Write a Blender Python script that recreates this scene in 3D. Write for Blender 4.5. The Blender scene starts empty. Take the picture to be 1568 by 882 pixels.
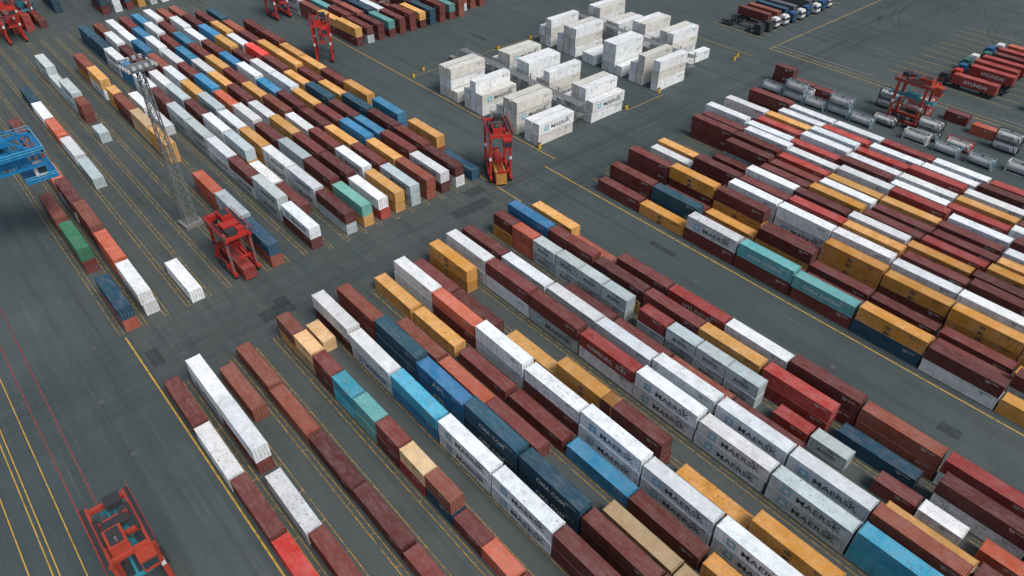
import bpy, math, random, re
from mathutils import Vector, Matrix
R=random.Random(7)
scn=bpy.context.scene
col=bpy.context.collection
# ------------------------------------------------------------------ materials
def newmat(name):
    m=bpy.data.materials.new(name);m.use_nodes=True
    nt=m.node_tree
    return m,nt,nt.nodes,nt.links,nt.nodes['Principled BSDF']
def noise(nt,vec,scale,detail=4,rough=.6,mapscale=None,w=None):
    n=nt.nodes.new('ShaderNodeTexNoise')
    n.inputs['Scale'].default_value=scale;n.inputs['Detail'].default_value=detail;n.inputs['Roughness'].default_value=rough
    if mapscale:
        mp=nt.nodes.new('ShaderNodeMapping');mp.inputs['Scale'].default_value=mapscale
        nt.links.new(vec,mp.inputs[0]);vec=mp.outputs[0]
    nt.links.new(vec,n.inputs['Vector'])
    return n.outputs['Fac']
def ramp(nt,fac,a,b,ca=0.,cb=1.):
    n=nt.nodes.new('ShaderNodeMapRange');n.inputs[1].default_value=a;n.inputs[2].default_value=b
    n.inputs[3].default_value=ca;n.inputs[4].default_value=cb;n.clamp=True
    nt.links.new(fac,n.inputs[0]);return n.outputs[0]
def mix(nt,fac,a,b,mode='MIX'):
    n=nt.nodes.new('ShaderNodeMix');n.data_type='RGBA';n.blend_type=mode
    for s,v in ((n.inputs[0],fac),(n.inputs[6],a),(n.inputs[7],b)):
        if hasattr(v,'links') or hasattr(v,'is_linked'): nt.links.new(v,s)
        elif isinstance(v,(int,float)): s.default_value=v
        else: s.default_value=(*v[:3],1)
    return n.outputs[2]
def mth(nt,op,a,b=None):
    n=nt.nodes.new('ShaderNodeMath');n.operation=op
    for s,v in ((n.inputs[0],a),(n.inputs[1],b)):
        if v is None: continue
        if isinstance(v,(int,float)): s.default_value=v
        else: nt.links.new(v,s)
    return n.outputs[0]

def container_mat():
    m,nt,N,L,P=newmat('container_paint')
    oi=N.new('ShaderNodeObjectInfo');tc=N.new('ShaderNodeTexCoord')
    add=N.new('ShaderNodeVectorMath');add.operation='ADD'
    mul=N.new('ShaderNodeVectorMath');mul.operation='SCALE'
    cmb=N.new('ShaderNodeCombineXYZ')
    for i in range(3): L.new(oi.outputs['Random'],cmb.inputs[i])
    L.new(cmb.outputs[0],mul.inputs[0]);mul.inputs['Scale'].default_value=170.
    L.new(tc.outputs['Object'],add.inputs[0]);L.new(mul.outputs[0],add.inputs[1])
    v=add.outputs[0]
    sep=N.new('ShaderNodeSeparateXYZ');L.new(tc.outputs['Normal'],sep.inputs[0])
    up=ramp(nt,sep.outputs[2],.5,.8)
    base=oi.outputs['Color']
    n1=noise(nt,v,.35,3,.65)
    hsv=N.new('ShaderNodeHueSaturation');hsv.inputs['Saturation'].default_value=.86;hsv.inputs['Value'].default_value=1.2
    L.new(base,hsv.inputs['Color'])
    c1=mix(nt,ramp(nt,n1,.35,.7),base,hsv.outputs[0])
    n2=noise(nt,v,1.1,4,.7)
    c2=mix(nt,ramp(nt,n2,.48,.78,0,.34),c1,(.14,.115,.10))
    n3=noise(nt,v,1.,4,.75,(.5,1.7,1.))
    r1=mth(nt,'MULTIPLY',ramp(nt,n3,.44,.80,0,.30),up)
    c3=mix(nt,r1,c2,(.34,.31,.29))
    n4=noise(nt,v,1.,3,.7,(3.2,3.2,.18))
    side=mth(nt,'SUBTRACT',1.,up)
    r2=mth(nt,'MULTIPLY',ramp(nt,n4,.5,.78,0,.48),side)
    c4=mix(nt,r2,c3,(.09,.065,.05))
    n5=noise(nt,v,2.2,5,.78)
    thr=mth(nt,'ADD',n5,ramp(nt,oi.outputs['Random'],0,1,-.06,.07))
    c5=mix(nt,ramp(nt,thr,.64,.70,0,.8),c4,(.13,.048,.02))
    L.new(c5,P.inputs['Base Color'])
    P.inputs['Roughness'].default_value=.6
    P.inputs['Specular IOR Level'].default_value=.25
    return m
def paint(name,rgb,rough=.5,metal=0.,dirt=.35):
    m,nt,N,L,P=newmat(name)
    tc=N.new('ShaderNodeTexCoord')
    n=noise(nt,tc.outputs['Object'],1.3,4,.7)
    c=mix(nt,ramp(nt,n,.45,.8,0,dirt),rgb,tuple(x*.35+.02 for x in rgb))
    L.new(c,P.inputs['Base Color']);P.inputs['Roughness'].default_value=rough;P.inputs['Metallic'].default_value=metal
    return m
MC=container_mat()
M_white=paint('lettering_white',(.66,.67,.66));M_black=paint('lettering_dark',(.05,.065,.08))
M_lblue=paint('logo_blue',(.17,.46,.62))
M_red=paint('machine_red',(.43,.028,.02),.45,0,.6);M_oran=paint('machine_orange',(.40,.055,.03),.45,0,.6)
M_dark=paint('dark_steel',(.035,.035,.038),.6);M_grey=paint('galvanised_steel',(.24,.25,.25),.5,.3);M_mast=paint('mast_steel',(.19,.20,.20),.5,.2)
M_tyre=paint('rubber',(.02,.02,.021),.85);M_glass=paint('cab_glass',(.03,.05,.06),.12)
M_yel=paint('safety_yellow',(.65,.42,.04),.5);M_teal=paint('machine_teal',(.03,.24,.30),.45)
M_frame=paint('frame_bluegrey',(.16,.28,.33),.5)
M_blue=paint('crane_blue',(.010,.18,.40),.45,0,.5);M_crail=paint('crane_railing',(.10,.42,.60),.45);M_cabw=paint('cab_white',(.7,.71,.7),.35)
M_cabb=paint('cab_blue',(.02,.09,.22),.35);M_conc=paint('concrete',(.20,.20,.19),.85);M_tank=paint('tank_steel',(.58,.60,.61),.3,.2)
M_green=paint('cab_green',(.03,.14,.09),.35)

# ------------------------------------------------------------------ mesh helper
class MB:
    def __init__(s): s.v=[];s.f=[];s.m=[];s.mats=[]
    def mi(s,mat):
        if mat not in s.mats: s.mats.append(mat)
        return s.mats.index(mat)
    def box(s,x0,x1,y0,y1,z0,z1,mat):
        i=len(s.v);k=s.mi(mat)
        s.v+=[(x0,y0,z0),(x1,y0,z0),(x1,y1,z0),(x0,y1,z0),(x0,y0,z1),(x1,y0,z1),(x1,y1,z1),(x0,y1,z1)]
        for f in ((3,2,1,0),(4,5,6,7),(0,1,5,4),(1,2,6,5),(2,3,7,6),(3,0,4,7)):
            s.f.append(tuple(i+a for a in f));s.m.append(k)
    def face(s,pts,mat):
        i=len(s.v);s.v+=[tuple(p) for p in pts];s.f.append(tuple(range(i,i+len(pts))));s.m.append(s.mi(mat))
    def strip(s,A,B,mat):
        i=len(s.v);k=s.mi(mat);n=len(A);s.v+=list(A)+list(B)
        for j in range(n-1):
            s.f.append((i+j,i+j+1,i+n+j+1,i+n+j));s.m.append(k)
    def beam(s,p,q,w,mat,w2=None):
        p=Vector(p);q=Vector(q);d=(q-p);
        if d.length<1e-6: return
        d.normalize();up=Vector((0,0,1)) if abs(d.z)<.95 else Vector((1,0,0))
        a=d.cross(up).normalized();b=d.cross(a).normalized();h=w/2;g=(w2 or w)/2
        i=len(s.v);k=s.mi(mat)
        for c in (p,q):
            for sa,sb in ((-1,-1),(1,-1),(1,1),(-1,1)): s.v.append(tuple(c+a*h*sa+b*g*sb))
        for f in ((0,1,2,3),(7,6,5,4),(4,5,1,0),(5,6,2,1),(6,7,3,2),(7,4,0,3)):
            s.f.append(tuple(i+t for t in f));s.m.append(k)
    def cyl(s,p,q,r,mat,n=14,r2=None):
        p=Vector(p);q=Vector(q);d=(q-p).normalized();up=Vector((0,0,1)) if abs(d.z)<.95 else Vector((1,0,0))
        a=d.cross(up).normalized();b=d.cross(a);i=len(s.v);k=s.mi(mat)
        for c,rr in ((p,r),(q,r if r2 is None else r2)):
            for j in range(n):
                t=2*math.pi*j/n;s.v.append(tuple(c+a*math.cos(t)*rr+b*math.sin(t)*rr))
        for j in range(n):
            s.f.append((i+j,i+(j+1)%n,i+n+(j+1)%n,i+n+j));s.m.append(k)
        s.f.append(tuple(i+j for j in range(n))[::-1]);s.m.append(k)
        s.f.append(tuple(i+n+j for j in range(n)));s.m.append(k)
    def mesh(s,name):
        me=bpy.data.meshes.new(name);me.from_pydata(s.v,[],s.f)
        for m in s.mats: me.materials.append(m)
        me.polygons.foreach_set('material_index',s.m);me.update();return me
def add(name,me,loc=(0,0,0),rz=0.,parent=None):
    o=bpy.data.objects.new(name,me);o.location=loc;o.rotation_euler=(0,0,rz);col.objects.link(o)
    if parent: o.parent=parent
    return o

# ------------------------------------------------------------------ containers
W=2.438
def container_mesh(Ln,H,reefer=False):
    b=MB();p=MC;post=.16
    for x0,x1 in ((0,post),(Ln-post,Ln)):
        for y0,y1 in ((0,post),(W-post,W)): b.box(x0,x1,y0,y1,.12,H-.12,p)
    for x0,x1 in ((0,.178),(Ln-.178,Ln)):
        for y0,y1 in ((0,.162),(W-.162,W)):
            b.box(x0-.006,x1+.006,y0-.006,y1+.006,0,.118,p);b.box(x0-.006,x1+.006,y0-.006,y1+.006,H-.118,H+.006,p)
    for y0,y1 in ((.012,.09),(W-.09,W-.012)):
        b.box(.19,Ln-.19,y0,y1,.02,.17,p);b.box(.19,Ln-.19,y0,y1,H-.10,H-.012,p)
    for x0,x1 in ((.012,.12),(Ln-.12,Ln-.012)):
        b.box(x0,x1,.17,W-.17,.02,.17,p);b.box(x0,x1,.17,W-.17,H-.13,H-.012,p)
    b.box(.13,Ln-.13,.1,W-.1,.10,.16,p)
    def prof(a,c,per,d):
        n=max(1,round((c-a)/per));per=(c-a)/n;o=[]
        for i in range(n):
            x=a+i*per;o+=[(x,0),(x+per*.26,0),(x+per*.5,d),(x+per*.76,d)]
        o.append((c,0));return o
    per=.278 if not reefer else .4;d=.05 if not reefer else .008
    pr=prof(post,Ln-post,per,d)
    b.strip([(x,.028+e,.165) for x,e in pr],[(x,.028+e,H-.095) for x,e in pr],p)
    b.strip([(x,W-.028-e,H-.095) for x,e in pr],[(x,W-.028-e,.165) for x,e in pr],p)
    pr=prof(post,Ln-post,.27 if not reefer else .6,.03 if not reefer else .006)
    b.strip([(x,.08,H-.022-e) for x,e in pr],[(x,W-.08,H-.022-e) for x,e in pr],p)
    pr=prof(post,W-post,.25,.04)
    b.strip([(.03+e,y,H-.12) for y,e in pr],[(.03+e,y,.165) for y,e in pr],p)
    xe=Ln-.05
    b.box(xe-.04,xe,.165,W/2-.012,.175,H-.135,p);b.box(xe-.04,xe,W/2+.012,W-.165,.175,H-.135,p)
    if reefer:
        b.box(xe,xe+.03,.35,W-.35,.3,H*.36,M_grey);b.box(xe,xe+.03,.3,W-.3,H*.5,H-.35,M_dark)
        b.cyl((xe+.02,W/2,H*.68),(xe+.05,W/2,H*.68),.42,M_grey)
    else:
        for y in (.42,.92,W-.92,W-.42):
            b.cyl((xe+.025,y,.12),(xe+.025,y,H-.1),.022,M_grey,6)
            b.box(xe+.002,xe+.04,y-.03,y+.22,1.02,1.08,M_grey)
    return b.mesh('container_body')
CM={(40,0):container_mesh(12.192,2.591),(40,1):container_mesh(12.192,2.896),(20,0):container_mesh(6.058,2.591),('r',1):container_mesh(12.192,2.896,True)}
COL=dict(m=(.130,.028,.024),n=(.23,.060,.034),r=(.31,.032,.024),R=(.70,.028,.016),o=(.47,.095,.042),y=(.62,.315,.070),Y=(.54,.245,.028),
 t=(.56,.38,.19),w=(.68,.725,.745),g=(.42,.505,.52),b=(.012,.068,.112),B=(.018,.19,.36),c=(.03,.34,.50),T=(.10,.32,.30),G=(.018,.15,.085),d=(.09,.10,.11))
def textmesh(body,size,mat,off=.02,sx=1.,star=False):
    c=bpy.data.curves.new('t','FONT');c.body=body;c.size=size;c.offset=off;c.resolution_u=3
    o=bpy.data.objects.new('t',c);col.objects.link(o);bpy.context.view_layer.update()
    dg=bpy.context.evaluated_depsgraph_get();me=bpy.data.meshes.new_from_object(o.evaluated_get(dg))
    bpy.data.objects.remove(o)
    me.name='lettering';me.materials.clear();me.materials.append(mat)
    me.transform(Matrix.Diagonal((sx,1,1,1)))
    return me
def logo_star():
    b=MB();s=.68
    b.face([(-s,0,-s),(s,0,-s),(s,0,s),(-s,0,s)],M_lblue)
    pts=[]
    for i in range(14):
        r=.60 if i%2==0 else .27;a=math.pi/2+i*math.pi/7;pts.append((math.cos(a)*r,-.006,math.sin(a)*r))
    for i in range(14): b.face([(0,-.006,0),pts[i],pts[(i+1)%14]],M_white)
    return b.mesh('star_logo')
STAR=logo_star()
TX={'M':[textmesh('MAERSK',1.4,M_black,.012,1.3),4.1,.78],'H':[textmesh('HYUNDAI',1.3,M_white,.025,1.1),3.4,.8],
 'C':[textmesh('CMA CGM',1.2,M_white,.025,1.05),3.6,.9],'G':[textmesh('CHINA SHIPPING',1.0,M_white,.012,1.),2.2,.9],
 'U':[textmesh('HAMBURG  SÜD',1.15,M_white,.01,1.05),1.9,.8],'A':[textmesh('APL',1.7,M_white,.05,1.2),4.2,.6],
 'S':[textmesh('m\nsc',1.15,M_black,.045,1.1),5.2,1.35],'k':[textmesh('MAERSK',.8,M_black,.01,1.05),1.5,.9]}
IDW=textmesh('TCNU 718 264 3\n  45G1',.30,M_white,.008);IDB=textmesh('MSKU 304 981 6\n  45G1',.30,M_black,.008)
def container(x,y,z,L=40,c='m',hc=0,label=None,rz=0.,reefer=False):
    key=('r',1) if reefer else (20,0) if L==20 else (40,hc)
    jx=R.uniform(-.14,.14);jy=R.uniform(-.09,.09)
    o=add('shipping_container' if not reefer else 'refrigerated_container',CM[key],(x+jx,y+jy,z),rz+R.uniform(-.006,.006))
    r,g,b=COL[c];f=R.uniform(.72,1.32);k=R.uniform(-.12,.12)
    if c in 'wg' : f=R.uniform(.80,1.14);k=R.uniform(-.035,.035)
    if c in 'yY' : f=R.uniform(.8,1.15);k=R.uniform(-.04,.04)
    o.color=(min(.85,r*f*(1+k)),min(.85,g*f),min(.85,b*f*(1-k)),1)
    Ln=6.058 if L==20 else 12.192
    if label and label in TX:
        me,lx,lz=TX[label];tw=add('lettering',me,(lx,.0,lz),0,o);tw.location.y=-.012;tw.rotation_euler=(math.pi/2,0,0)
        if label=='M': add('star_logo',STAR,(2.6,-.012,1.3),0,o)
    tt=add('id_marking',IDB if c in 'wgyYt' else IDW,(Ln-2.9,-.012,2.05),0,o);tt.rotation_euler=(math.pi/2,0,0)
    return o
LOW='mmmmnrywwgbY'
tok=re.compile(r'^([a-zA-Z])(\d)(s?)(?::(\w))?(?:/(\w))?$')
def row(Y,X0,s):
    x=X0
    for t in s.split():
        if t=='-': x+=12.6;continue
        if t=='_': x+=6.3;continue
        if t[0]=='>': x+=float(t[1:]);continue
        g=tok.match(t);c,n,sh,lab,lowc=g.groups();n=int(n);L=20 if sh else 40
        hc=1 if (L==40 and R.random()<.35) else 0
        if lab is None and L==40:
            if c=='w' and R.random()<.35: lab='M'
            if c=='g' and R.random()<.5: lab='M'
            if c=='Y': lab='S'
        if lab=='0': lab=None
        if L==20 and c in 'g' : lab='k'
        z=0.
        for i in range(n):
            top=(i==n-1)
            if top: cc,ll=c,lab
            else:
                cc=lowc or (c if (R.random()<.55 or lab) else R.choice(LOW))
                ll=('M' if cc in 'wg' and L==40 and R.random()<.6 else 'S' if cc=='Y' and L==40 else (lab if cc==c else None))
            container(x,Y,z,L,cc,hc,ll);z+=(2.896 if hc else 2.591)+.012
        x+=6.3 if sh else 12.6
KY=lambda k:10.5+4.1*k
X0=-98.5
# --- block B
row(10.5,X0,'m1 w1:0 m1 R1 m1')
row(14.75,X0,'w2:0 w2:0 >2.2 w1:0 m1')
row(18.7,X0+2.8,'n1')
row(22.9,X0,'n1 n1 m1 m1 m1 m1')
row(31.0,X0,'n2s t2s m2s c2s T2s m2s t2s n2s/b m1s o1s m1s')
row(34.9,X0+2.6,'t1s')
row(38.3,X0-.4,'w2:0 w2:0 c2/B w2:M/w w2:M/w m2')
row(43.0,X0,'n2 b2/b B2:A/B b2:C/b b2:C/b m2 m2')
row(47.2,X0,'- n1 o1 m1 - t1 t1')
row(51.3,X0-.6,'y1 y1 >1 m1 >.5 m1 >.5 B1 m1 Y1')
row(55.4,X0,'w2:0 o2 w2:0 w2:0 w2:M w2:M w2:M')
row(59.7,X0,'m1 m1 >2.8 y1 Y2:S/Y >-2.5 m2/m >2.3 Y1:S Y2:S/Y n2')
row(63.9,X0,'Y2:S/Y')
row(68.0,X0,'w2:0 m2/w m2/g r2:U/w w2:M/w w2:M/w g2:M/g c2 w2')
row(72.1,X0,'m2 w2:0 w2:0 w2:0 w2:0 w2:M w2:M n2 m2')
row(76.2,X0,'- - m1 m1 n1 m1 - y1 m1')
row(80.3,X0,'m2s o2s g2s g2s g2s g2s >2.5 r2s/g g2s/g g2s g2s >3 r1s g1s >4 m1s w1s >2 o1s o1s m1')
row(84.4,X0,'B2 m2 m2 m2 y2 r2 >1.5 b1 >2 m2 y2 m1')
row(88.6,X0+2.9,'y2 >-.6 n1 m2 r2:H w2:0 m2 n2 r2 m2')
# --- block C
CY=lambda k:109.6+4.1*k
row(CY(0),X0+2.6,'m1 Y1:S w2:M/m T2:G/m T2:G/m Y2:S/b m2/w Y1 m1')
row(CY(1),X0+2.2,'m2/m b2 m1 m1 m1 Y1 m1 m2')
row(CY(2),X0+1.5,'- m1 Y1 m2 m1 m1 m1 Y1')
row(CY(3)+.6,X0,'m2 Y2:S/m m2/Y m1 >.8 Y2:S/Y Y2:S/m Y2:S/Y Y2:S/Y')
row(CY(4)+1,X0,'- m1 w2:0 w2:0 w2:0 w2:0 w2:0 w2:0 g2')
row(CY(5)+.8,X0,'w1:0 m2 m2 r2 y2 m2 m2 y2 w2:0')
row(CY(6)+.6,X0-1,'y1 m1 w2:0 m2 w2:0 Y2:S m2 G2 m2')
row(CY(7)+.6,X0,'- m1 m2 Y2:S/Y m2 r2 Y2 m2 w2')
row(CY(8),X0+.5,'- m2 m2 w2:0 m2 m2 y2 w2')
row(CY(9),X0,'m2/m m2 r2 y2 y2 m2 w2 m2')
row(CY(10),X0,'m2 w2:0 w2:0 w2:0 r2 w2:0 m2 y2')
row(CY(11),X0-2,'w2:0 w2:0 r2 m2 w2:0 r2 w2 r2')
row(CY(12),X0-2,'r1 r2 w2:0 w2:0 w2:0 y2 m2 w2')
row(CY(13),X0-2,'w2:0 y2 w2:0 r2 r2 w2:0 y2')
row(CY(14),X0-1,'- w2:0 r2 w2:0 w2:0 m2 w2')
row(CY(15),X0,'m2 w2:0 w2:0 r2 w2:0 r2 m2')
row(CY(16)+.5,X0,'y1 y1 m1 r1 m1 m1')
# --- block A (far to near)
def rowend(Y,Xend,s):
    tot=0
    for t in s.split():
        tot+=12.6 if t=='-' else 6.3 if t=='_' else float(t[1:]) if t[0]=='>' else (6.3 if 's' in t else 12.6)
    row(Y,Xend-tot,s)
AY=lambda j:48.3+4.16*j
XE=-118
rowend(AY(0),XE,'b2 b2 w2 B2 w2 m2 g2 g2 w2 m2/g g2:M/g >1 w2/m')
rowend(AY(1),XE,'n2 w2 m2 m2 w2 g2 m2 w2 g2 w1 m1 -')
rowend(AY(2),XE,'w2 w2 B2 n2 w2 y2 g2 w2 y2 w2:M w2:M/w >.5 m2/g')
rowend(AY(3),XE,'m2 B2 w2 w2 m2 B2 o2 w2 m2 g2 m2 >.5 T2/y')
rowend(AY(4),XE,'B2 w2 m2 B2 w2 y2 m2 w2 y2 m2 m2 >.5 w2/r')
rowend(AY(5),XE,'w2 m2 B2 m2 y2 m2 y2 n2 w2 m2 w2 >.3 y2/y')
rowend(AY(6),XE,'n2 w2 w2 m2 B2 w2 B2 m2 m2 y2 m2 >.3 g2')
rowend(AY(7),XE,'n2 m2 B2 y2 m2 w2 w2 y2 m2 B2 y2 n2')
rowend(AY(8),XE,'- m2 y2 w2 R2 m2 y2 b2 m2 B2 m2 w2/m')
rowend(AY(9),XE,'- b2 n2 m2 y2 y2 m2 y2 b2 m2 m2 m2/w')
rowend(AY(10)+.4,XE,'- m2 m2 y2 y2 m2 y2 >2 B2 >4 y2 >1 b1')
# left sparse rows
rowend(KY(0),XE,'n2/m >3 G2/m - >-3 b2/o')
rowend(KY(1)+.3,XE-2,'o1 >1 m2 >1 n2 >1 o2 >.6 w2:0/w')
rowend(KY(1)+.3,XE-75,'m1 n1')
rowend(KY(3),XE,'w1:0')
rowend(KY(3)-.6,XE-54,'b1 w1 o1 >1 w1 >1.5 g1')
rowend(KY(5)-.5,XE-76,'g1s')
rowend(KY(5),XE-90,'g2 g1 g2 >1 n2s')
rowend(KY(7)+.2,XE,'o2 g2/T b2/n')
rowend(KY(7)+.4,XE-54,'n2 y2 >3 y2s n2 t2 y2/y')
rowend(KY(8)+1,XE-69,'w1:0 >2 w1:0')
# far blocks
for j in range(0,24):
    if R.random()<.25: continue
    row(12+4.16*j+(4 if j>9 else 0),-342,' '.join(R.choice(['m2','n2','m1','r2','w2','y2','-','b2']) for _ in range(4)))
for j in range(14):
    rowend(114+4.16*j,-207-(0 if j<11 else 4),' '.join([R.choice(['m2','n2','m2','r2','w2','y2','b2','T2','m1','m2','w2','b2']) for _ in range(7)]+[R.choice(['m2','n2','m2','T2','y2','b2'])]))
for j in range(5):
    rowend(176+4.16*j,-232,' '.join(R.choice(['m2','n2','m1','g1','w2','y2','-']) for _ in range(5)))
# --- reefers
def reefercol(Y,X1,hs):
    for i,h in enumerate(hs):
        z=0
        for q in range(int(h)):
            c=container(X1+i*2.78+W,Y,z,40,'w',1,'M' if (R.random()<.25) else None,math.pi/2,True)
            s=R.uniform(.92,1.05)
            c.color=(.70*s,.735*s,.745*s,1) if R.random()<.7 else (.60*s,.60*s,.55*s,1);z+=2.91
reefercol(113.4,-170.0,'000331023201233022')
reefercol(132.6,-170.0,'001233033123010332')
reefercol(161.0,-171.5,'230233011033102303')
reefercol(180.4,-171.5,'033022013302330100')
def rack(x,y,ln):
    b=MB()
    for i in range(int(ln/5.6)+1):
        xx=i*5.6
        for yy in (0,4.6):
            b.box(xx-.1,xx+.1,yy-.1,yy+.1,0,6.6,M_grey)
        for z in (2.95,5.9):
            b.beam((xx,0,z),(xx,4.6,z),.16,M_grey)
    for z in (3.0,5.95):
        b.box(0,ln,1.1,3.5,z+.09,z+.15,M_grey)
        for yy in (1.1,3.5):
            b.beam((0,yy,z+1.15),(ln,yy,z+1.15),.05,M_grey);b.beam((0,yy,z+.65),(ln,yy,z+.65),.04,M_grey)
            for i in range(int(ln/2.8)+1): b.beam((i*2.8,yy,z+.15),(i*2.8,yy,z+1.15),.05,M_grey)
    for i in range(14):
        b.box(-4.2+i*.3,-3.92+i*.3,1.5,2.5,.2+i*.22,.24+i*.22,M_grey)
    for yy in (1.5,2.5): b.beam((-4.2,yy,0.1),(0,yy,3.1),.12,M_grey);b.beam((-4.2,yy,1.1),(0,yy,4.1),.05,M_grey)
    # electrical cabinets beside the stair
    b.box(-3.6,-1.4,3.3,4.5,0,2.1,M_dark);b.box(-7.2,-5.0,2.2,3.6,0,1.7,M_conc)
    add('reefer_rack',b.mesh('reefer_rack'),(x,y,0))
rack(-171.5,127,50.5);rack(-173.5,174.4,52)

# ------------------------------------------------------------------ straddle carrier
def straddle(x,y,mat,rz=0.,load=None,H=12.2,name='straddle_carrier',spz=7.5,deck=False,sc=1.):
    b=MB();L=9.4;hw=2.35
    for s in (-1,1):
        yy=s*hw
        b.box(-L/2,L/2,yy-.32,yy+.32,.9,1.55,mat)
        for xw in (-3.7,-1.35,1.35,3.7):
            b.cyl((xw,yy-.28,.75),(xw,yy+.28,.75),.75,M_tyre,16);b.cyl((xw,yy-.31,.75),(xw,yy+.31,.75),.33,M_grey,8)
            b.box(xw-.9,xw+.9,yy-.36,yy+.36,1.35,1.62,mat)
        for xc in (-3.6,3.6):
            b.box(xc-.30,xc+.30,yy-.24,yy+.24,1.5,H-1.0,mat)
            b.beam((xc-.55*(1 if xc>0 else -1),yy,2.4),(xc,yy,1.5),.25,mat)
            b.box(xc-.34,xc+.34,yy-.27,yy+.27,H*.45,H*.45+.8,M_cabw if not deck else M_dark)
        b.box(-L/2-.2,L/2+.2,yy-.3,yy+.3,H-1.0,H-.25,mat)
        b.box(-3.3,3.3,yy-.09,yy+.09,5.4,5.7,mat)
        b.box(-L/2-.2,L/2+.2,yy+s*.3-.28,yy+s*.3+.28,H-.24,H-.18,M_dark)
        for z in (.5,1.0): b.beam((-L/2,yy+s*.55,H-.2+z),(L/2,yy+s*.55,H-.2+z),.06,mat)
        for i in range(7): b.beam((-L/2+i*L/6,yy+s*.55,H-.2),(-L/2+i*L/6,yy+s*.55,H+.8),.06,mat)
        for i in range(22): b.box(-4.15,-3.95,yy-.25,yy+.25,1.8+i*.42,1.86+i*.42,M_grey)
        b.cyl((-2.2,yy-.4*s,H-.05),(2.2,yy-.4*s,H-.05),.22,M_dark,10)
        b.box(-1.2,1.2,yy+s*.33,yy+s*.62,1.75,2.8,M_dark)
    for xc in (-4.3,-1.5,1.5,4.3):
        b.box(xc-.28,xc+.28,-hw+.3,hw-.3,H-.95,H-.35,mat)
    b.box(1.0,4.0,-1.7,.4,H-.3,H+1.15,mat);b.box(1.3,3.7,-1.4,.1,H+1.15,H+1.3,M_dark)
    for i in range(5): b.box(1.25+i*.5,1.5+i*.5,-1.73,-1.70,H,H+.9,M_dark)
    b.cyl((3.4,-.6,H+1.2),(3.4,-.6,H+2.0),.13,M_grey,8)
    b.box(-4.2,-2.6,-.2,1.7,H-.3,H+.75,M_dark)
    b.box(-1.0,.4,-1.5,1.5,H-.3,H+.25,M_dark)
    b.beam((-2.5,-1.9,H-.1),(3.6,1.2,H-.1),.14,M_dark);b.beam((-2.5,1.9,H-.1),(.6,-1.2,H-.1),.12,M_dark)
    if deck:
        b.box(-4.2,.6,-1.95,1.95,H-.34,H-.31,mat);b.box(-4.0,-2.7,-1.7,-.4,H-.3,H+.6,mat);b.box(-2.2,-.2,-1.6,1.6,H+.26,H+.8,mat);b.box(4.05,4.8,-1.9,1.9,H-.3,H+.3,mat)
    b.box(4.65,6.3,hw-2.0,hw-.1,H-3.1,H-.9,mat);b.box(4.6,6.34,hw-1.9,hw-.2,H-2.5,H-1.25,M_glass);b.box(4.6,6.4,hw-2.05,hw-.05,H-.9,H-.8,mat)
    if spz:
        z=spz;ms=M_teal if mat is M_oran else mat
        b.box(-5.6,5.6,-.55,-.25,z,z+.4,ms);b.box(-5.6,5.6,.25,.55,z,z+.4,ms)
        for xe in (-5.8,5.6): b.box(xe,xe+.35,-1.2,1.2,z-.1,z+.35,ms)
        b.box(-1.7,1.7,-1.0,1.0,z+.4,z+1.3,ms)
        for xx in (-1.5,1.5):
            for yy in (-.9,.9): b.cyl((xx,yy,z+1.2),(xx*1.3,yy*1.9,H-.9),.04,M_dark,5)
    o=add(name,b.mesh(name),(x,y,0),rz);o.scale=(sc,)*3
    return o
straddle(-68.6,-3.6,M_oran,spz=8.6)
straddle(-123.8,34.6,M_red,math.pi,spz=5.4,H=10.0,deck=True)
container(-129.9,33.4,.35,40,'r')
a=math.radians(-30)
straddle(-117,97.2,M_red,a,spz=3.5,H=12.6);container(-117-6.1*math.cos(a)+1.22*math.sin(a),97.2-6.1*math.sin(a)-1.22*math.cos(a),.5,40,'Y',0,None,a)
straddle(-66,196,M_oran,0,spz=7)
straddle(-206,101.5,M_red,a,spz=7)
straddle(-286,32,M_red,spz=6);straddle(-300,39,M_oran,spz=6)
straddle(-250,108,M_red,spz=6)

# ------------------------------------------------------------------ lattice light mast
def mast(x,y,H=35.2):
    b=MB();n=18;w0=1.2;w1=.5
    P=lambda i,a:(lambda w:(w*(1 if a in(1,2) else -1),w*(1 if a in(2,3) else -1),.8+i*(H-.8)/n))(w0+(w1-w0)*i/n)
    for i in range(n):
        for a in range(4):
            b.beam(P(i,a),P(i+1,a),.18,M_mast);b.beam(P(i,a),P(i,(a+1)%4),.08,M_mast)
            b.beam(P(i,a),P(i+1,(a+1)%4),.08,M_mast);b.beam(P(i,(a+1)%4),P(i+1,a),.08,M_mast)
    b.box(-2.0,2.0,-2.0,2.0,0,.8,M_conc)
    b.box(-2.3,2.3,-2.3,2.3,H,H+.12,M_mast)
    for s in (-2.3,2.3):
        for z in (.6,1.15): b.beam((s,-2.3,H+z),(s,2.3,H+z),.07,M_mast);b.beam((-2.3,s,H+z),(2.3,s,H+z),.07,M_mast)
        for t in (-2.3,0,2.3): b.beam((s,t,H),(s,t,H+1.15),.07,M_mast);b.beam((t,s,H),(t,s,H+1.15),.07,M_mast)
    for t in (-1.8,-.6,.6,1.8):
        for s in (-1,1):
            b.box(t-.3,t+.3,s*2.6-.22,s*2.6+.22,H+.1,H+.65,M_tank);b.box(s*2.6-.22,s*2.6+.22,t-.3,t+.3,H+.75,H+1.3,M_tank)
    for i in range(60): b.box(-.2,.2,-.75,-.71,1+i*.56,1.05+i*.56,M_mast)
    add('lighting_mast',b.mesh('lighting_mast'),(x,y,0),.1)
mast(-144.5,33.2)
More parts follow.
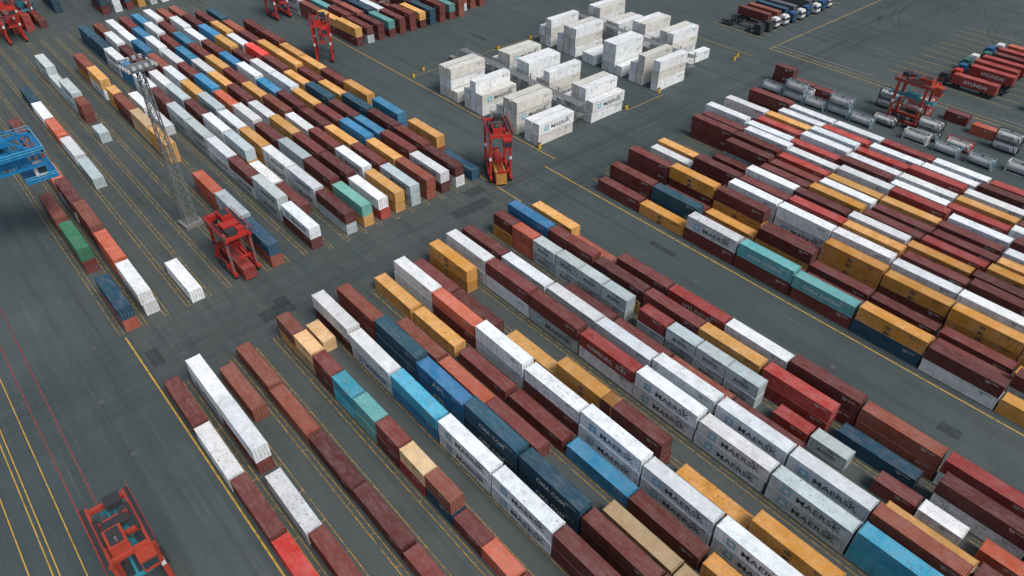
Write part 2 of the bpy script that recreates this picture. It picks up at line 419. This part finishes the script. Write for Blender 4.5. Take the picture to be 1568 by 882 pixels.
for i in range(4):
    b=MB();m_=M_conc if i%2 else M_red
    A=[(-.3,0),(-.3,.2),(-.12,.45),(-.1,.95),(.1,.95),(.12,.45),(.3,.2),(.3,0)]
    b.strip([(0,y,z) for y,z in A],[(1.5,y,z) for y,z in A],m_);b.face([(0,y,z) for y,z in A],m_);b.face([(1.5,y,z) for y,z in A][::-1],m_)
    add('concrete_barrier',b.mesh('concrete_barrier'),(-144.5+i*1.8,36.8,0))

# ------------------------------------------------------------------ blue harbour crane on the left
def crane(x,y):
    b=MB();B=M_blue
    zt=19.
    for sx in (-7,7):
        for sy in (-24,-14):
            b.box(sx-.6,sx+.6,sy-.6,sy+.6,1.6,zt,B);b.box(sx-2.4,sx+2.4,sy-.5,sy+.5,.6,1.6,B)
            for k in range(4): b.cyl((sx-1.8+k*1.2,sy-.3,.5),(sx-1.8+k*1.2,sy+.3,.5),.5,M_dark,10)
        b.beam((sx,-24,zt-.6),(sx,-14,zt-.6),1.1,B);b.beam((sx,-24,9),(sx,-14,9),.8,B)
        b.beam((sx,-24,9),(sx,-14,zt-1),.5,B)
        for z in (zt+.2,zt+3.4):
            b.beam((sx*.55,-24,z),(sx*.55,7,z),.55,B)
        for i in range(12):
            ya=-24+i*2.55
            b.beam((sx*.55,ya,zt+.2),(sx*.55,ya+2.55,zt+3.4),.22,B);b.beam((sx*.55,ya+2.55,zt+.2),(sx*.55,ya+2.55,zt+3.4),.22,B)
    for sy in (-24,-14): b.beam((-7,sy,zt-.4),(7,sy,zt-.4),1.0,B)
    for i in range(16):
        ya=-24+i*2.05;b.beam((-3.85,ya,zt+3.4),(3.85,ya,zt+3.4),.26,B);b.beam((-3.85,ya,zt+3.4),(3.85,min(7,ya+2.05),zt+3.4),.16,B);b.beam((-3.85,ya,zt+.2),(3.85,ya,zt+.2),.26,B)
    b.box(-3.0,-.2,-4.,2.4,zt+.6,zt+2.3,M_teal);b.box(.6,3.0,-2.,4.6,zt+.6,zt+2.9,M_blue);b.box(-2.6,.2,-1.0,2.4,zt+3.7,zt+5.0,M_blue);b.box(-2.6,2.6,-13,-7,zt+3.7,zt+6.2,B)
    b.cyl((.9,-3.6,zt+4.5),(2.9,-3.6,zt+4.5),.9,M_dark,14);b.cyl((.9,-.6,zt+4.2),(2.9,-.6,zt+4.2),.6,M_crail,14)
    b.box(1.2,3.0,4.6,6.8,zt-2.4,zt-.1,M_cabw);b.box(1.1,3.1,5.2,6.86,zt-1.9,zt-.7,M_glass)
    b.beam((-3.85,6,zt+3.4),(-1,-8,zt+12),.3,B);b.beam((3.85,6,zt+3.4),(1,-8,zt+12),.3,B);b.beam((-3.85,-14,zt+3.4),(-1,-8,zt+12),.4,B);b.beam((3.85,-14,zt+3.4),(1,-8,zt+12),.4,B);b.beam((-1.2,-8,zt+12),(1.2,-8,zt+12),.5,B)
    for s in (-5.0,5.0):
        b.box(s-.45,s+.45,-24,7.5,zt+3.1,zt+3.2,M_blue)
        for z in (3.75,4.3): b.beam((s*1.08,-24,zt+z),(s*1.08,7.5,zt+z),.09,M_crail)
        for i in range(17): b.beam((s*1.08,-24+i*1.96,zt+3.2),(s*1.08,-24+i*1.96,zt+4.3),.09,M_crail)
    for z in (3.75,4.3): b.beam((-5.4,7.5,zt+z),(5.4,7.5,zt+z),.09,M_crail)
    b.box(-5.4,5.4,6.9,7.5,zt+3.1,zt+3.2,M_blue)
    for s in (-7,7): 
        b.beam((s*.55,6.8,zt-2.6),(s*.55,6.8,zt),.3,B)
    b.box(-4.6,4.6,2.5,8.2,zt-2.8,zt-2.6,M_blue)
    for z in (-2.0,-1.5): b.beam((-4.6,8.1,zt+z),(4.6,8.1,zt+z),.09,M_crail);b.beam((4.5,2.5,zt+z),(4.5,8.1,zt+z),.09,M_crail)
    add('harbour_crane',b.mesh('harbour_crane'),(x,y,0))
crane(-156,6.2)

# ------------------------------------------------------------------ trucks
def truck(x,y,face=1,cab=M_cabw,c='m',load=True,label=None):
    e=bpy.data.objects.new('container_truck',None);e.location=(x,y,0);e.rotation_euler=(0,0,(0 if face>0 else math.pi)+R.uniform(-.012,.012));col.objects.link(e)
    b=MB()
    for yy in (-.45,.45): b.box(-14,1.6,yy-.08,yy+.08,.95,1.2,M_dark)
    for xx in (-12.6,-11.3,-10,-3.4,-2.2,.9):
        for s in (-1,1): b.cyl((xx,s*.75,.5),(xx,s*1.2,.5),.5,M_tyre,12)
    for xx in (-13.8,-9,-5,-2): b.box(xx,xx+.25,-1.2,1.2,1.2,1.36,M_dark)
    b.box(-.2,2.1,-1.22,1.22,.7,3.0,cab);b.box(-.2,1.7,-1.15,1.15,3.0,3.45,cab);b.box(1.4,2.13,-1.12,1.12,1.9,2.85,M_glass)
    for s in (-1,1): b.box(.7,1.6,s*1.225-.01,s*1.225+.01,1.9,2.7,M_glass);b.box(1.9,2.1,s*1.4-.12,s*1.4+.12,1.9,2.6,M_dark)
    b.box(2.1,2.25,-1.2,1.2,.45,1.0,M_dark);b.box(-1.6,-.4,-1.1,-.6,.5,1.1,M_grey)
    add('truck_body',b.mesh('truck'),(0,0,0),0,e)
    if load:
        n=add('cargo_container',CM[(40,0)],(-13.7,-W/2,1.37),0,e);n.color=(*COL[c],1)
        if label:
            me,lx,lz=TX[label]
            t=add('lettering',me,(-13.7+lx,-W/2-.012,1.37+lz),0,e);t.rotation_euler=(math.pi/2,0,0)
            if face<0: t.location=(-13.7+12.2-lx,W/2+.012,1.37+lz);t.rotation_euler=(math.pi/2,0,math.pi)
for i,(cb,c,ld) in enumerate([(M_dark,'m',False),(M_dark,'d',False),(M_cabw,'m',True),(M_cabw,'n',True),(M_cabb,'b',True),(M_cabw,'d',True),(M_cabb,'d',False),(M_cabw,'d',True),(M_cabb,'d',True),(M_cabw,'d',False)]):
    truck(-129+R.uniform(-.8,.8),221.5+4.6*i,1,cb,c,ld)
for i,(cb,c,ld,lb) in enumerate([(M_dark,'r',True,'H'),(M_red,'m',False,None),(M_cabb,'r',True,'H'),(M_green,'r',True,'H'),(M_cabw,'r',True,'H'),(M_green,'m',True,None),(M_cabb,'r',True,'H'),(M_cabw,'o',True,None)]):
    truck(-69+R.uniform(-1,1),229+4.9*i,-1,cb,c,ld,lb)
    if i%2==0: truck(-46+R.uniform(-1,1),229+4.9*i,-1,cb,'d',i%4==0)

# ------------------------------------------------------------------ tank containers
def tankmesh(fr,tk):
    b=MB();L=6.058;H=2.6
    for x in (0.08,L-.08):
        for y in (.08,W-.08): b.box(x-.08,x+.08,y-.08,y+.08,0,H,fr)
        for z in (.08,H-.08): b.box(x-.07,x+.07,.17,W-.17,z-.07,z+.07,fr)
        b.beam((x,.1,H-.1),(x,W-.1,.1),.1,fr);b.beam((x,.1,.1),(x,W-.1,H-.1),.1,fr)
    for y in (.08,W-.08):
        for z in (.08,H-.08): b.box(.17,L-.17,y-.06,y+.06,z-.06,z+.06,fr)
        b.beam((.16,y,.1),(1.3,y,H-.1),.09,fr);b.beam((L-.16,y,.1),(L-1.3,y,H-.1),.09,fr)
    b.cyl((.35,W/2,H/2),(L-.35,W/2,H/2),1.1,tk,22)
    b.cyl((.2,W/2,H/2),(.35,W/2,H/2),.8,tk,22,1.1);b.cyl((L-.35,W/2,H/2),(L-.2,W/2,H/2),1.1,tk,22,.8)
    b.box(.6,L-.6,W/2-.35,W/2+.35,H-.18,H-.08,M_grey);b.cyl((L/2,W/2,H-.1),(L/2,W/2,H+.05),.28,M_dark,10)
    return b.mesh('tank_container')
TMs=[tankmesh(M_dark,M_cabw),tankmesh(M_cabw,M_tank),tankmesh(M_frame,M_tank),tankmesh(M_red,M_cabw)]
TL=textmesh('HOYER',.9,M_black,.02,1.05)
def tank(x,y,z,k):
    o=add('tank_container',TMs[k],(x,y,z),R.uniform(-.02,.02))
    if k in (0,3):
        t=add('lettering',TL,(1.2,.075,.95),0,o);t.rotation_euler=(math.pi/2,0,0)
for (x,y,n,k) in [(-103,185,1,2),(-96,185,2,2),(-89.5,185,1,2),(-96,189,1,1),(-83,186,2,2),(-76,185.5,1,2),(-72,190,1,0),(-76,200,2,0),(-69,203,2,3),(-62,187,1,1),(-61,191,2,0),(-54,186.5,1,2),(-53,191,1,3),(-46,187,1,2),(-45,199,2,0),(-38,190,1,1)]:
    for q in range(n): tank(x,y,q*2.62,k)
for x,y,c in ((-104,192,'m'),(-97.5,192.5,'m'),(-91,192,'m')):
    container(x,y,0,20,c)
    if x<-100: container(x,y,2.6,20,c)
container(-52,203,0,20,'o');container(-60,206,0,20,'m')

# ------------------------------------------------------------------ person
vs=[(0,0,.95),(0,0,1.2),(0,0,1.45),(0,0,1.58),(0,0,1.72),(.02,.1,.9),(.12,.11,.5),(.05,.12,.05),(.18,.12,.03),(.02,-.1,.9),(-.02,-.11,.5),(-.18,-.12,.05),(-.06,-.12,.03),(0,.2,1.43),(.03,.26,1.15),(.14,.25,.9),(0,-.2,1.43),(-.03,-.26,1.15),(.05,-.25,.9)]
es=[(0,1),(1,2),(2,3),(3,4),(0,5),(5,6),(6,7),(7,8),(0,9),(9,10),(10,11),(11,12),(2,13),(13,14),(14,15),(2,16),(16,17),(17,18)]
rad=[.15,.14,.16,.06,.11,.09,.065,.05,.04,.09,.065,.05,.04,.07,.05,.035,.07,.05,.035]
me=bpy.data.meshes.new('person');me.from_pydata(vs,es,[]);me.materials.append(M_dark)
po=add('person',me,(-109,265,0));md=po.modifiers.new('Skin','SKIN')
for i,r in enumerate(rad): me.skin_vertices[0].data[i].radius=(r,r)
me.skin_vertices[0].data[0].use_root=True;po.modifiers.new('S','SUBSURF').levels=1

# ------------------------------------------------------------------ bollards
b=MB();b.cyl((0,0,0),(0,0,1.3),.45,M_yel,14);b.cyl((0,0,1.3),(0,0,1.45),.45,M_dark,14,.3)
bm_=b.mesh('yellow_bollard')
for x,y in ((-176,114),(-178,119),(-119.5,113),(-120,146),(-121,161),(-121,197),(-122,200),(-176,147),(-176,161)): add('yellow_bollard',bm_,(x,y,0))

# ------------------------------------------------------------------ ground
def ground_mat():
    m,nt,N,L,P=newmat('asphalt')
    tc=N.new('ShaderNodeTexCoord');v=tc.outputs['Object']
    base=mix(nt,ramp(nt,noise(nt,v,.018,3,.6),.35,.65),(.050,.071,.073),(.078,.099,.098))
    c=mix(nt,ramp(nt,noise(nt,v,.16,4,.7),.4,.7,0,.5),base,(.044,.059,.061))
    c=mix(nt,ramp(nt,noise(nt,v,1.2,5,.8),.45,.75,0,.30),c,(.12,.134,.127))
    st=noise(nt,v,1.,3,.6,(.012,.55,1.))
    c=mix(nt,ramp(nt,st,.48,.72,0,.55),c,(.031,.041,.043))
    st2=noise(nt,v,1.,4,.65,(.02,1.6,1.))
    c=mix(nt,ramp(nt,st2,.56,.75,0,.40),c,(.14,.152,.145))
    sp=N.new('ShaderNodeSeparateXYZ');L.new(v,sp.inputs[0])
    mask=mth(nt,'MULTIPLY',ramp(nt,sp.outputs[0],-119,-115),ramp(nt,sp.outputs[0],-100,-97,1,0))
    s3=noise(nt,v,1.,3,.6,(.7,.012,1.))
    c=mix(nt,mth(nt,'MULTIPLY',mask,ramp(nt,s3,.42,.7,0,.6)),c,(.031,.040,.043))
    m2=mth(nt,'MULTIPLY',ramp(nt,sp.outputs[1],9,11),ramp(nt,sp.outputs[1],92,94,1,0))
    m2=mth(nt,'MULTIPLY',m2,ramp(nt,noise(nt,v,.3,4,.7),.35,.65,0,.45))
    c=mix(nt,m2,c,(.092,.094,.084))
    c=mix(nt,ramp(nt,noise(nt,v,.7,4,.8),.66,.74,0,.5),c,(.022,.026,.027))
    L.new(c,P.inputs['Base Color'])
    P.inputs['Roughness'].default_value=.8;P.inputs['Specular IOR Level'].default_value=.3
    return m
b=MB();GM=ground_mat()
b.face([(-2500,-2500,0),(2500,-2500,0),(2500,2500,0),(-2500,2500,0)],GM)
add('ground',b.mesh('ground'))
def worn(name,rgb,a=.42,bb=.6,mx=.9):
    m,nt,N,L,P=newmat(name);tc=N.new('ShaderNodeTexCoord')
    P.inputs['Base Color'].default_value=(*rgb,1);P.inputs['Roughness'].default_value=.8
    n=noise(nt,tc.outputs['Object'],.9,4,.75)
    L.new(ramp(nt,n,a,bb,mx,.05),P.inputs['Alpha']);return m
MY=worn('road_paint_yellow',(.62,.38,.05),.5,.75);MR=worn('road_paint_red',(.45,.05,.04),.5,.75,.7);MW=worn('road_paint_white',(.5,.5,.48),.4,.65,.7)
MYf=worn('faded_paint_yellow',(.54,.33,.05),.40,.68,.85);MP=worn('asphalt_patch',(.042,.053,.055),.45,.75,.45);MT=worn('tyre_rubber',(.022,.024,.025),.40,.62,.35)
MPl=worn('light_patch',(.110,.125,.122),.45,.75,.35)
def rect(b,x0,x1,y0,y1,mat,z=.008): b.face([(x0,y0,z),(x1,y0,z),(x1,y1,z),(x0,y1,z)],mat)
b=MB()
def lx(y,x0,x1,w=.16,mat=MY,z=.008): rect(b,x0,x1,y-w/2,y+w/2,mat,z)
def ly(x,y0,y1,w=.16,mat=MY,z=.012): rect(b,x-w/2,x+w/2,y0,y1,mat,z)
lx(9.9,-117,20,.26);lx(107.9,-112,30,.24);lx(112.2,-225,-113,.22);lx(93.1,-122,-104,.22)
for y in (-9.6,-12.3,-13.0,-15.4,-18.5): lx(y,-330,10,.15)
lx(213.5,-119,-30,.2);lx(204.,-230,-119,.15);lx(215.8,-119,-30,.15)
ly(-119,213.5,300,.2);ly(-119.3,146,161,.15);ly(-176.5,113,205,.15)
for k in range(0,20):
    y=KY(k)+W+.83
    lx(y-.38,X0-1,16,.13,MYf);lx(y+.38,X0-1,16,.13,MYf)
for k in range(-1,9):
    y=KY(k)+W+.83;lx(y-.38,-282,-118,.12,MYf);lx(y+.38,-282,-118,.12,MYf)
for j in range(0,11):
    y=AY(j)+W+.85;lx(y-.38,-282,-116.8,.12,MYf);lx(y+.38,-282,-116.8,.12,MYf)
    ly(-116.6,y-.5,y+.5,.16,MW)
for k in range(0,18):
    y=CY(k)+W+.83;lx(y-.38,X0-2,25,.12,MYf);lx(y+.38,X0-2,25,.12,MYf)
for s in range(14):
    for k in range(0,6): ly(X0-.2+6.3*s,KY(k)+W+.5,KY(k)+W+1.2,.12,MYf)
for s in range(24):
    for k in range(0,8): ly(-118.2-6.3*s,KY(k)+W+.5,KY(k)+W+1.2,.12,MYf)
for i in range(12):
    lx(222+4.6*i-2.3,-146,-126,.14);lx(229+4.9*i-2.4,-86,-50,.14)
add('yellow_lane_markings',b.mesh('lane_markings'))
b=MB()
rect(b,-300,-72,-5.2,-5.08,MR,.012);rect(b,-300,-72,-7.7,-7.58,MR,.012)
add('red_lane_markings',b.mesh('red_lane_markings'))
b=MB()
for i in range(26):
    x=R.uniform(-260,0);y=R.choice([R.uniform(93,104),R.uniform(-8,7),R.uniform(93,104),R.uniform(147,158),R.uniform(206,300)])
    w=R.uniform(1.5,14);h=R.uniform(1,3.3);rect(b,x,x+w,y,y+h,R.choice([MP,MPl]),.003+.00005*i)
for i in range(8):
    y=R.uniform(10,90);x=R.uniform(-116,-104);rect(b,x,x+R.uniform(1.5,5),y,y+R.uniform(2,12),R.choice([MP,MPl]),.005+.00005*i)
add('asphalt_patches',b.mesh('asphalt_patches'))
b=MB()
def arc(cx,cy,r,a0,a1,w=.35,z=.016):
    n=28;A=[];B=[]
    for i in range(n+1):
        a=a0+(a1-a0)*i/n;A.append((cx+math.cos(a)*(r-w/2),cy+math.sin(a)*(r-w/2),z));B.append((cx+math.cos(a)*(r+w/2),cy+math.sin(a)*(r+w/2),z))
    b.strip(B,A,MT)
for i in range(30):
    cx=R.uniform(-115,-20);cy=R.uniform(270,350);r=R.uniform(8,50);a=R.uniform(0,6.28);s=R.uniform(.5,1.6)
    arc(cx,cy,r,a,a+s,z=.016+.0004*i);arc(cx,cy,r+2.2,a,a+s,z=.0162+.0004*i)
add('tyre_marks',b.mesh('tyre_marks'))
b=MB();b.box(-.55,.55,-.55,.55,0,.012,M_dark)
for i in range(5): b.box(-.45,.45,-.42+i*.2,-.34+i*.2,.012,.02,M_grey)
dm=b.mesh('drain_cover')
for x,y in ((-118,4.8),(-104,1.5),(-107,99),(-60,100),(-30,99),(-90,2)): add('drain_cover',dm,(x,y,0.006))
b=MB();b.box(-119,-86,217.6,218.0,.0,.14,M_conc);b.box(-50,20,217.6,218.,0,.14,M_conc)
add('kerb',b.mesh('kerb'))

# ------------------------------------------------------------------ light, world, camera
w=bpy.data.worlds.new('World');scn.world=w;w.use_nodes=True;nt=w.node_tree
bg=nt.nodes['Background'];sky=nt.nodes.new('ShaderNodeTexSky');sky.sky_type='NISHITA';sky.sun_disc=False
el=math.radians(54);az=math.radians(85)
sky.sun_elevation=el;sky.sun_rotation=az;sky.dust_density=4;sky.air_density=1.
hs=nt.nodes.new('ShaderNodeHueSaturation');hs.inputs['Saturation'].default_value=.85
nt.links.new(sky.outputs[0],hs.inputs['Color']);nt.links.new(hs.outputs[0],bg.inputs[0]);bg.inputs[1].default_value=.118
sd=bpy.data.lights.new('sun','SUN');sd.energy=2.1;sd.angle=math.radians(22);sd.color=(1,.965,.92)
so=bpy.data.objects.new('sun',sd);col.objects.link(so)
dv=Vector((math.sin(az)*math.cos(el),math.cos(az)*math.cos(el),math.sin(el)))
so.rotation_euler=dv.to_track_quat('Z','Y').to_euler();so.location=(0,0,150)
cd=bpy.data.cameras.new('camera');co=bpy.data.objects.new('camera',cd);col.objects.link(co)
cd.sensor_width=36;cd.lens=36*1114/1568;cd.clip_end=6000;cd.clip_start=1
co.location=(0,0,90)
th=math.radians(39.6)
d=Vector((-.755*math.cos(th),.656*math.cos(th),-math.sin(th)))
co.rotation_euler=d.to_track_quat('-Z','Y').to_euler()
scn.camera=co
scn.view_settings.view_transform='Standard';scn.view_settings.look='None';scn.view_settings.exposure=0
